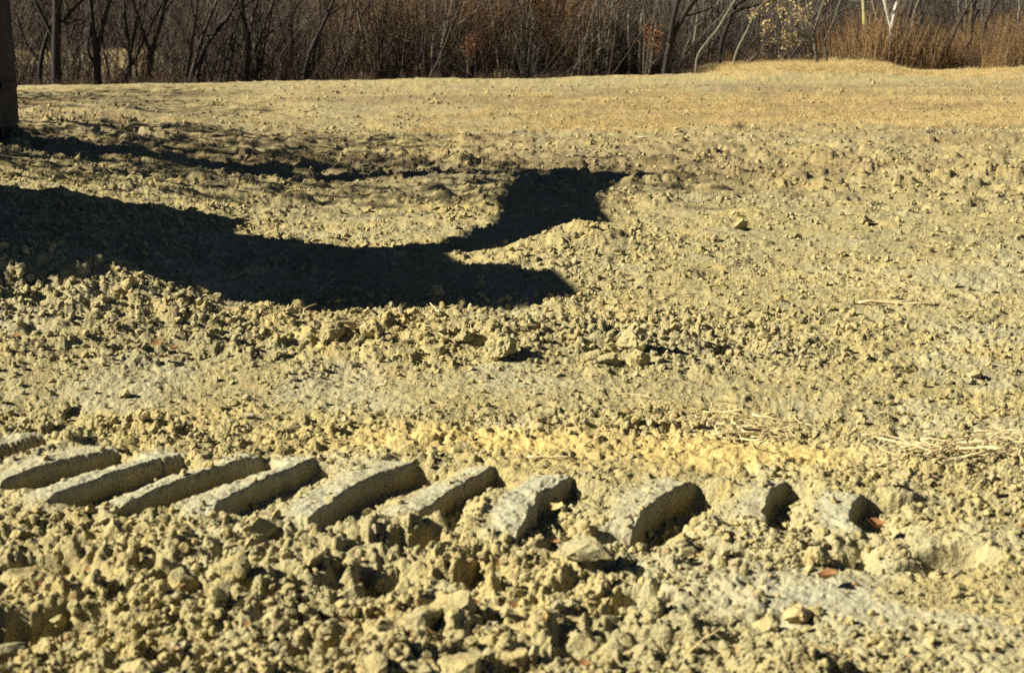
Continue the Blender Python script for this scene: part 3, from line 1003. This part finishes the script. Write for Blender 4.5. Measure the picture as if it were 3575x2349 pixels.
def thicket():
    cl = [brush_clump('brush_clump', 500 + i, (M_TWIG, M_TWIGGREY)[i % 2], 3.0 + .5 * (i % 3), 9) for i in range(6)]
    random.seed(33)
    n = 1900
    x = rng.uniform(-26, 30, n)
    y = 43.5 + rng.random(n) * 26
    x = x * (0.6 + y / 110)
    r_ = x / y
    keep = rng.random(n) < np.where((r_ < -.24) & (r_ > -.36), np.where(y > 52, 0.0, 0.62), 1.0)
    keep &= ~((x > 2.5) & (y < 47.5))
    keep &= ~((x < 2.5) & (y < 44.6) & (rng.random(n) < .6))
    x, y = x[keep], y[keep]
    y2 = rng.uniform(94, 116, 420)
    x2 = -rng.uniform(.15, .5, 420) * y2
    sc = np.concatenate([rng.uniform(.7, 1.35, len(x)), rng.uniform(1.6, 2.6, 420)])
    x, y = np.concatenate([x, x2]), np.concatenate([y, y2])
    z = macro(x, y)
    m = len(x)
    idx = rng.integers(0, 3, m) * 2 + (rng.random(m) < np.where(x > 5, .75, .35))
    scatter('brush_thicket', np.stack([x, y, z], 1), np.stack([rng.normal(0, .1, m), rng.normal(0.0, .1, m), rng.uniform(0, 6.28, m)], 1), sc, idx, cl,
            'dense bare brown brush filling the wood behind the field')

thicket()

def orange_brush():
    cl = [brush_clump('orange_brush_clump', 540 + i, M_LITORANGETWIG, 3.6, 9) for i in range(3)]
    n = 300
    y = rng.uniform(46.5, 56, n)
    x = rng.uniform(-.105, .05, n) * y
    scatter('orange_brush', np.stack([x, y, macro(x, y)], 1), np.stack([rng.normal(0, .1, n), rng.normal(0, .1, n), rng.uniform(0, 6.28, n)], 1), rng.uniform(.8, 1.3, n), rng.integers(0, 3, n), cl,
            'orange brown brush behind the middle wood, sunlit brightness put into its colour')

orange_brush()

def sapling(seed, mat, twig_mat, label, group):
    """a bare multi-stemmed young tree"""
    random.seed(seed)
    t = empty('bare_sapling', (0, 0, 0))
    tw = Geo()
    for _ in range(random.choice((2, 3, 3, 4))):
        p = Vector((random.gauss(0, .12), random.gauss(0, .12), -.1))
        L = random.uniform(4.5, 7)
        q = wander(p, (random.gauss(.12, .22), random.gauss(0, .15), 1), L, 9, .055, .03)
        r0 = random.uniform(.03, .06)
        rr = [r0 * (1 - .8 * i / 9) + .003 for i in range(10)]
        g = Geo()
        g.tube(q, rr, 6)
        link('stem', g.mesh('stem', mat), t)
        branches(tw, q, rr, 2, 8, .3, 4, .1, .6)
    o = link('twig_crown', tw.mesh('twig_crown', twig_mat, False), t)
    tag(t, label, 'sapling', group)
    return t

SAP = []
for i in range(6):
    m = (M_DARKBARK, M_BARK, M_DARKBARK, M_BARK, M_GREYBARK, M_GREYBARK)[i]
    SAP.append(sapling(700 + i, m, M_TWIGGREY if i > 3 else M_DARKBARK, 'x', 'x'))

random.seed(34)
def plant_saplings():
    used = set()
    done = []
    def put(kind, x, y, s, label, group):
        o = SAP[kind] if kind not in used else copy_tree(SAP[kind])
        used.add(kind)
        o.location = (x, y, float(macro(x, y)))
        o.rotation_euler = (random.gauss(0, .03), random.gauss(.05, .07), random.uniform(-.7, .7))
        o.scale = (s, s, s)
        o['label'], o['group'] = label, group
        done.append((o, 1787 + x / y * FOC, 0))
        return o
    for k in range(46):
        u = random.uniform(400, 1950)
        y = random.uniform(43.5, 51)
        put(random.randrange(4), (u - 1787) / FOC * y, y, random.uniform(.6, 1.15), 'dark bare sapling with several leaning stems in the left half of the wood', 'dark saplings in the left half of the wood')
    for k in range(18):
        u = random.uniform(1950, 3650)
        y = random.uniform(47, 55)
        put(random.choice((1, 4, 5)), (u - 1787) / FOC * y, y, random.uniform(.8, 1.2), 'grey bare sapling standing back in the right half of the wood', 'grey saplings in the right half of the wood')
    for k in range(12):
        u = random.uniform(1300, 2250)
        y = random.uniform(44.5, 48)
        put(random.choice((4, 5, 4)), (u - 1787) / FOC * y, y, random.uniform(.5, .8), 'x', 'pale saplings in the middle of the wood')
    for k in range(8):
        u = random.uniform(-150, 380)
        y = random.uniform(47, 55)
        put(random.choice((0, 2)), (u - 1787) / FOC * y, y, random.uniform(.8, 1.2), 'dark bare sapling near the black trunk at the far left', 'dark saplings at the far left')

    D = [d for d in done if d[0]['group'].startswith('dark saplings in')]
    relabel(D, [(0, 700, 'between the sunlit gap and the strongly leaning sapling'), (700, 1050, 'round the slim brown stem'), (1050, 1400, 'left of the dark brush'), (1400, 9999, 'round the thin slanting pale stem')],
            'dark bare sapling {where}, {n} from left')
    relabel([d for d in done if d[0]['group'].startswith('pale')], [(-999, 9999, '')], 'pale bare sapling among the orange brush in mid wood, {n} one from left{where}')
    G = [d for d in done if d[0]['group'].startswith('grey')]
    relabel(G, [(0, 2500, 'behind the dark double trunk'), (2500, 3050, 'behind the yellow leaved tree'), (3050, 9999, 'behind the white birch and weeds')], 'grey bare sapling {where}, {n} one from the left')
    relabel([d for d in done if d[0]['group'].endswith('far left')], [(-999, 9999, '')], 'dark bare sapling near the thick black trunk, {n} one from the left{where}')

plant_saplings()

def px_tree(name, Y, paths, mat, label, cat='tree', group=None, grow=3.5, nbr=7, twig_mat=None, leaf=None):
    """a tree that stands at depth Y: each path is a list of (u, v, radius px); it goes on above the frame"""
    b = at(paths[0][0][0], paths[0][0][1], Y)
    gz = float(macro(b.x, b.y))
    t = empty(name, (b.x, b.y, gz))
    tr, br = Geo(), Geo()
    for k, path in enumerate(paths):
        pts = [at(u, v, Y + random.gauss(0, .05) * (i > 0)) - t.location for i, (u, v, r) in enumerate(path)]
        rad = [r / FOC * Y for u, v, r in path]
        if k == 0:
            pts.insert(0, Vector((pts[0].x, pts[0].y, -.15)))
            rad.insert(0, rad[0] * 1.25)
        if grow and path[-1][1] <= 20:
            d = (pts[-1] - pts[-2]).normalized()
            ext = wander(pts[-1], d, grow * random.uniform(.8, 1.3), 5, .07, .05)
            for i, e in enumerate(ext[1:]):
                pts.append(e)
                rad.append(rad[-1] * .78)
        sp = smooth_path(pts, 3)
        sr = list(np.interp(np.linspace(0, len(pts) - 1, len(sp)), range(len(pts)), rad))
        tr.tube(sp, sr, 8)
        branches(br, sp, sr, 2, nbr, .26, 4, .3, .75)
    link('trunk', tr.mesh('trunk', mat), t)
    if leaf:
        m, (u0, u1), (v0, v1), n, size = leaf
        lg = Geo()
        hub = [at(random.gauss((u0 + u1) / 2, (u1 - u0) / 4), random.gauss((v0 + v1) / 2, (v1 - v0) / 4), Y + random.gauss(0, .3)) - t.location for _ in range(max(8, n // 11))]
        for q in hub:
            w_ = wander(sp[len(sp) // 3], q - sp[len(sp) // 3], (q - sp[len(sp) // 3]).length, 4, .05)
            br.tube(w_, [.006, .005, .004, .003, .003], 3, cap=False)
        for _ in range(n):
            c = random.choice(hub) + Vector((random.gauss(0, .09), random.gauss(0, .09), random.gauss(-.03, .08)))
            M = Euler((random.uniform(0, 6.3), random.uniform(0, 6.3), random.uniform(0, 6.3))).to_matrix()
            s = size * random.uniform(.6, 1.3)
            pts = [c + M @ Vector(v) for v in ((-s, 0, 0), (0, -s * .45, s * .12), (s, 0, 0), (0, s * .45, s * .12))]
            lg.quad(*pts)
        o = link('foliage', mesh_from('foliage', lg.V, lg.F, m), t)
        o['kind'] = 'stuff'
    link('crown', br.mesh('crown', twig_mat or mat, False), t)
    tag(t, label, cat, group)
    return t

random.seed(35)
px_tree('tree', 43.5, [[(196, 275, 17), (196, 160, 16), (198, 0, 15)], [(196, 150, 8), (150, 60, 7), (120, 0, 6)], [(196, 110, 7), (250, 40, 6), (290, 0, 5)]], M_DARKBARK, 'thick straight black trunk at the far left of the wood', nbr=9)
px_tree('tree', 43.8, [[(340, 265, 14), (338, 190, 13), (325, 110, 9), (318, 0, 7)], [(340, 185, 9), (362, 80, 7), (385, 0, 6)], [(336, 240, 8), (305, 170, 5), (322, 90, 4)]], M_DARKBARK, 'dark forked tree right of the thick black trunk', nbr=9)
px_tree('tree', 44.2, [[(140, 270, 9), (145, 200, 8), (170, 110, 7), (215, 0, 5)], [(142, 215, 6), (95, 160, 5), (60, 60, 4)]], M_DARKBARK, 'dark crooked tree left of the thick black trunk', nbr=9)
px_tree('tree', 44.5, [[(452, 265, 8), (452, 190, 8), (440, 90, 6), (432, 0, 4)], [(455, 190, 6), (475, 80, 5), (490, 0, 4)]], M_DARKBARK, 'slim dark fork shaped tree before the sunlit gap', nbr=9)
px_tree('tree', 44.0, [[(520, 270, 10), (530, 180, 8), (560, 90, 6), (580, 0, 5)], [(526, 190, 6), (500, 110, 5), (470, 20, 4)]], M_DARKBARK, 'dark two branched tree right of the sunlit gap', nbr=9)
px_tree('tree', 45.0, [[(690, 270, 8), (720, 160, 7), (790, 70, 6), (830, 0, 5)]], M_DARKBARK, 'dark sapling leaning strongly right left of centre')
px_tree('tree', 44.4, [[(860, 270, 9), (870, 150, 8), (850, 60, 7), (845, 0, 6)]], M_DARKBARK, 'dark upright trunk among leaning saplings left of centre')
px_tree('tree', 44.6, [[(1000, 285, 7), (1020, 180, 6), (1020, 60, 5), (1050, 0, 4)]], M_BARK, 'slim upright brown stem left of centre')
px_tree('tree', 44.1, [[(1060, 285, 8), (1085, 180, 7), (1140, 60, 6), (1165, 0, 5)]], M_DARKBARK, 'dark stem leaning right beside the slim brown stem')
px_tree('tree', 45.2, [[(1265, 240, 5), (1268, 140, 5), (1250, 50, 5), (1255, 0, 4)]], M_GREYBARK, 'pale wavy stem in the middle of the brush')
px_tree('tree', 45.2, [[(1400, 230, 4), (1500, 150, 4), (1640, 60, 3), (1690, 0, 3)]], M_GREYBARK, 'thin pale stem slanting across the dark middle brush')
px_tree('tree', 45.8, [[(2020, 210, 5), (2040, 140, 5), (2110, 60, 4), (2130, 0, 3)]], M_GREYBARK, 'thin pale stem leaning right in the middle of the wood')
px_tree('tree', 46.5, [[(2198, 200, 5), (2195, 100, 5), (2200, 0, 4)]], M_GREYBARK, 'thin straight pale stem left of the rusty shrub')
px_tree('tree', 46.5, [[(2235, 200, 7), (2240, 90, 7), (2245, 0, 6)]], M_GREYBARK, 'grey straight trunk just left of the rusty shrub')
px_tree('tree', 43.8, [[(2322, 245, 11), (2342, 150, 11), (2385, 60, 9), (2425, 0, 9)], [(2340, 150, 10), (2350, 70, 9), (2368, 0, 8)]], M_DARKBARK, 'thick dark double trunk leaning right, right of centre', nbr=6)
px_tree('tree', 44.0, [[(2418, 215, 4), (2422, 150, 4), (2435, 60, 3), (2432, 0, 3)]], M_GREYBARK, 'very thin pale stem right of the dark double trunk', nbr=4)
px_tree('tree', 43.6, [[(2432, 210, 4), (2455, 165, 5), (2505, 105, 5), (2540, 45, 4), (2568, 0, 4)]], M_GREYBARK, 'pale sapling leaning far right beside the dark double trunk', nbr=5)
px_tree('tree', 46.0, [[(2512, 205, 8), (2522, 140, 8), (2548, 70, 8), (2570, 20, 6), (2600, 0, 5)], [(2556, 45, 6), (2610, 25, 5), (2670, 12, 4)]], M_DARKBARK, 'dark crooked trunk between the two leaning pale saplings', nbr=6)
px_tree('tree', 43.3, [[(2556, 238, 4), (2575, 175, 5), (2610, 105, 4), (2640, 40, 3), (2680, 0, 3)]], M_GREYBARK, 'second leaning pale sapling, right of the dark crooked trunk', nbr=5)
px_tree('fallen_trunk', 42.6, [[(2592, 242, 6), (2612, 222, 6), (2648, 185, 4)]], M_BARK, 'short fallen trunk propped up at the wood edge', 'fallen trunk', grow=0, nbr=2)
px_tree('tree', 42.6, [[(2856, 232, 9), (2848, 180, 7), (2842, 130, 5), (2852, 75, 4), (2880, 0, 4)], [(2846, 150, 4), (2830, 80, 3), (2815, 0, 3)], [(2846, 165, 4), (2800, 120, 3), (2700, 150, 2)]], M_GREYBARK,
        'small pale tree still holding yellow leaves', nbr=8, leaf=(M_PALELEAF, (2640, 2860), (-40, 180), 620, .042))
px_tree('tree', 42.9, [[(2886, 228, 5), (2884, 190, 4), (2882, 140, 4), (2905, 90, 3), (2935, 0, 3)]], M_GREYBARK, 'thin grey stem right beside the yellow leaved tree', nbr=6)
px_tree('tree', 45.5, [[(3030, 190, 7), (3022, 120, 8), (3018, 60, 8), (3015, 0, 7)]], M_MOSSBARK, 'straight pale trunk with yellow green moss near its foot', nbr=3)
px_tree('tree', 47.0, [[(3085, 150, 5), (3075, 90, 5), (3058, 50, 5), (3046, 0, 4)]], M_GREYBARK, 'thin pale stem between the mossy trunk and the white birch', nbr=3)
px_tree('birch', 43.0, [[(3098, 260, 6), (3108, 180, 8), (3110, 108, 9), (3098, 50, 8), (3090, 0, 8)], [(3111, 110, 7), (3122, 60, 7), (3132, 0, 7)]], M_BIRCH, 'white birch forking low into two stems', 'birch', nbr=3, twig_mat=M_GREYBARK)
px_tree('tree', 47.5, [[(3178, 150, 5), (3192, 52, 6), (3210, 0, 6)]], M_GREYBARK, 'pale leaning stem right of the white birch', nbr=3)
px_tree('tree', 43.4, [[(3350, 285, 6), (3352, 215, 6), (3362, 180, 6), (3392, 130, 5), (3392, 70, 4), (3405, 15, 4)], [(3392, 95, 3), (3415, 35, 3)]], M_BARK, 'crooked brown tree at the right with a bend in its trunk', nbr=6)
px_tree('tree', 44.4, [[(3412, 205, 5), (3430, 140, 7), (3442, 80, 5), (3475, 15, 4), (3485, 0, 4)]], M_DARKBARK, 'dark stem leaning right at the right edge of the wood', nbr=6)
px_tree('tree', 44.0, [[(3296, 225, 4), (3322, 140, 5), (3352, 70, 5), (3385, 15, 4), (3395, 0, 3)]], M_BARK, 'brown stem leaning right, left of the crooked tree', nbr=6)
px_tree('tree', 45.0, [[(3545, 140, 4), (3556, 70, 4), (3560, 0, 3)]], M_GREYBARK, 'short pale stem at the very right edge', nbr=3)
# two small shrubs that keep rust coloured leaves
px_tree('shrub', 44.6, [[(2270, 235, 3), (2275, 160, 3), (2290, 80, 2)]], M_TWIG, 'shrub with rusty orange leaves left of the dark double trunk', 'shrub', grow=0, nbr=5, leaf=(M_RUSTLEAF, (2245, 2310), (75, 185), 420, .045))
px_tree('shrub', 44.0, [[(1632, 270, 3), (1634, 180, 3), (1632, 100, 2)]], M_TWIG, 'small shrub with orange leaves in the dark middle brush', 'shrub', grow=0, nbr=4, leaf=(M_RUSTLEAF, (1612, 1658), (105, 185), 200, .04))
# trees left of the frame, whose shade streaks the left of the field
for k, (x, y, h) in enumerate(((-21.5, 35, 10), (-20.5, 32.5, 9), (-22, 30, 10), (-19.5, 27.5, 9), (-18, 24.5, 8.5), (-13.5, 18.3, 7.5), (-12.6, 16.4, 7), (-13.8, 14.6, 8.5), (-12.0, 13.0, 8), (-12.8, 11.6, 8))):
    t = empty('tree', (x, y, float(macro(x, y))))
    tr, br = Geo(), Geo()
    q = wander((0, 0, -.2), (random.gauss(0, .08), random.gauss(0, .08), 1), h, 9, .05, .05)
    rr = [.14 * (1 - .85 * i / 9) + .01 for i in range(10)]
    tr.tube(q, rr, 8)
    branches(br, q, rr, 3, 19, .42, 4, .12, .8, .011)
    link('trunk', tr.mesh('trunk', M_DARKBARK), t)
    link('crown', br.mesh('crown', M_DARKBARK, False), t)
    lg = Geo()  # leaves added to these bare trees to thicken the shade they cast
    for _ in range(1050):
        rad_ = random.random() ** .6 * h * .21
        th = random.uniform(0, 6.28)
        c = Vector((rad_ * math.cos(th), rad_ * math.sin(th), h * random.uniform(.25, 1.0)))
        M = Euler((random.uniform(0, 6.3), random.uniform(0, 6.3), random.uniform(0, 6.3))).to_matrix()
        s_ = random.uniform(.06, .13)
        lg.quad(*[c + M @ Vector(v) for v in ((-s_, 0, 0), (0, -s_ * .6, s_ * .12), (s_, 0, 0), (0, s_ * .6, s_ * .12))])
    o = link('foliage', mesh_from('foliage', lg.V, lg.F, M_RUSTLEAF), t)
    o['kind'] = 'stuff'
    tag(t, ('%s of the bare trees left of field, leaves added for shade, from the back' % ORD[k]), 'tree', 'bare trees left of the field')

# ------------------------------------------------------------------ the digger at the left, bucket resting at the frame's edge
def excavator():
    bx, by = -5.60, 14.9                                     # foot of the bucket
    hx, hy = -5.20, 7.9                                     # turntable
    ang = math.atan2(by - hy, bx - hx)
    gz = float(macro(hx, hy))
    t = empty('excavator', (hx, hy, gz), ang)
    tag(t, 'tracked excavator left of the field with its dark bucket resting on the soil', 'excavator')
    reach = math.hypot(bx - hx, by - hy)
    def part(name, geo, mat, parent=t, smooth=False):
        o = link(name, geo.mesh(name, mat, smooth), parent)
        return o
    for s in (-1, 1):
        prof = []
        for k in range(12):
            a = math.pi / 2 + math.pi * k / 11
            prof.append((-1.5 + .42 * math.cos(a), .44 + .42 * math.sin(a)))
        for k in range(12):
            a = -math.pi / 2 + math.pi * k / 11
            prof.append((1.5 + .42 * math.cos(a), .44 + .42 * math.sin(a)))
        g = Geo()
        g.prism(prof, s * 1.0 - .24, s * 1.0 + .24)
        tk = part('track', g, M_STEEL)
        pads = Geo()
        for k in range(16):
            x = -1.5 + 3.0 * k / 15
            for z in (.0, .86):
                pads.box((x - .07, s * 1.0 - .28, z - .02), (x + .07, s * 1.0 + .28, z + .035))
        part('track_pad', pads, M_STEEL, tk)
    g = Geo(); g.box((-.9, -.78, .35), (.9, .78, .85)); part('undercarriage', g, M_STEEL)
    g = Geo()
    g.prism([(-1.6, .8), (2.25, .95), (2.3, 1.15), (1.25, 1.2), (1.25, 1.3), (-1.2, 1.3), (-1.6, 1.18)], -1.0, 1.0)
    hs = part('house', g, M_PAINT)
    g = Geo()
    g.prism([(-1.25, 1.302), (.3, 1.302), (.2, 1.95), (-1.1, 2.0), (-1.3, 1.8)], .0, 1.0)
    part('engine_cover', g, M_PAINT)
    g = Geo()
    g.prism([(-.85, 1.302), (1.25, 1.302), (1.22, 1.8), (.75, 2.05), (.3, 2.1), (.05, 2.46), (-.74, 2.5), (-.9, 2.0)], -.99, -.02)
    cb = part('cab', g, M_PAINT)
    for x0, x1 in ((-.65, .0), (.1, .95)):
        g = Geo(); g.box((x0, -1.005, 1.45), (x1, -.992, 2.2 if x0 < 0 else 1.8)); part('window', g, M_GLASS, cb)
    # boom: cranked box beam
    def beam(pts, thick, w):
        g = Geo()
        up, dn = [], []
        for i, (p, h) in enumerate(zip(pts, thick)):
            a = Vector(pts[min(i + 1, len(pts) - 1)]) - Vector(pts[max(i - 1, 0)])
            n = Vector((-a.y, a.x)).normalized()
            up.append((p[0] + n.x * h, p[1] + n.y * h))
            dn.append((p[0] - n.x * h, p[1] - n.y * h))
        g.prism(up + dn[::-1], -w, w)
        return g
    boom = beam([(.9, 1.2), (.85, 2.2), (1.05, 2.95), (2.3, 3.2), (3.8, 3.28), (5.2, 3.38), (6.3, 3.9)], [.2, .22, .22, .17, .15, .14, .08], .22)
    part('boom', boom, M_PAINT)
    arm = beam([(6.35, 4.0), (6.1, 3.2), (6.0, 2.3), (6.0, 1.7), (reach - .3, 1.0)], [.08, .22, .26, .24, .16], .16)
    part('arm', arm, M_STEEL)
    def cyl(a, b, r, name, mat):
        g = Geo()
        va, vb = Vector((a[0], a[1], a[2])), Vector((b[0], b[1], b[2]))
        g.tube([va, va.lerp(vb, .6)], [r, r], 10)
        o = part(name, g, M_STEEL)
        g = Geo(); g.tube([va.lerp(vb, .59), vb], [r * .55, r * .55], 8)
        part('rod', g, M_CHROME, o)
    for s in (-1, 1): cyl((1.2, s * .3, 1.2), (1.1, s * .3, 2.6), .07, 'boom_cylinder', M_STEEL)
    cyl((3.4, 0, 3.45), (6.2, 0, 3.85), .06, 'arm_cylinder', M_STEEL)
    cyl((6.3, .0, 3.1), (reach + .1, 0, 1.5), .06, 'bucket_cylinder', M_STEEL)
    # bucket
    k = reach
    side = [(k + .42, .02), (k + .15, -.02), (k - .30, .0), (k - .56, .12), (k - .60, .5), (k - .60, 1.45), (k - .3, 1.72), (k + .12, 1.78), (k + .40, 1.5), (k + .44, .5)]
    back = [(k + .42, .0), (k + .15, -.03), (k - .30, -.02), (k - .59, .10), (k - .63, .5), (k - .63, 1.47), (k - .32, 1.74)]
    inn = [(p[0] + .05, p[1] + .04) for p in back][::-1]
    g = Geo(); g.prism(back + inn, -.305, .305); bk = part('bucket', g, M_STEEL)
    for s in (-1, 1):
        g = Geo(); g.prism(side, s * .33 - .025, s * .33 + .025); part('bucket_side', g, M_STEEL, bk)
        g = Geo(); g.prism([(k - .2, .38), (k + .38, .38), (k + .38, .45), (k - .2, .45)], s * .357, s * .38); part('wear_strip', g, M_CHROME if s > 9 else M_STEEL, bk)
    for i in range(4):
        y = -.26 + .173 * i
        g = Geo(); g.prism([(k + .40, -.01), (k + .40, .06), (k + .62, .0)], y - .05, y + .05)
        part('bucket_tooth', g, M_STEEL, bk)
    g = Geo(); g.tube([Vector((k + .03, -.37, 1.5)), Vector((k + .03, .37, 1.5))], [.05, .05], 10); part('pin', g, M_STEEL, bk)
    return t

excavator()
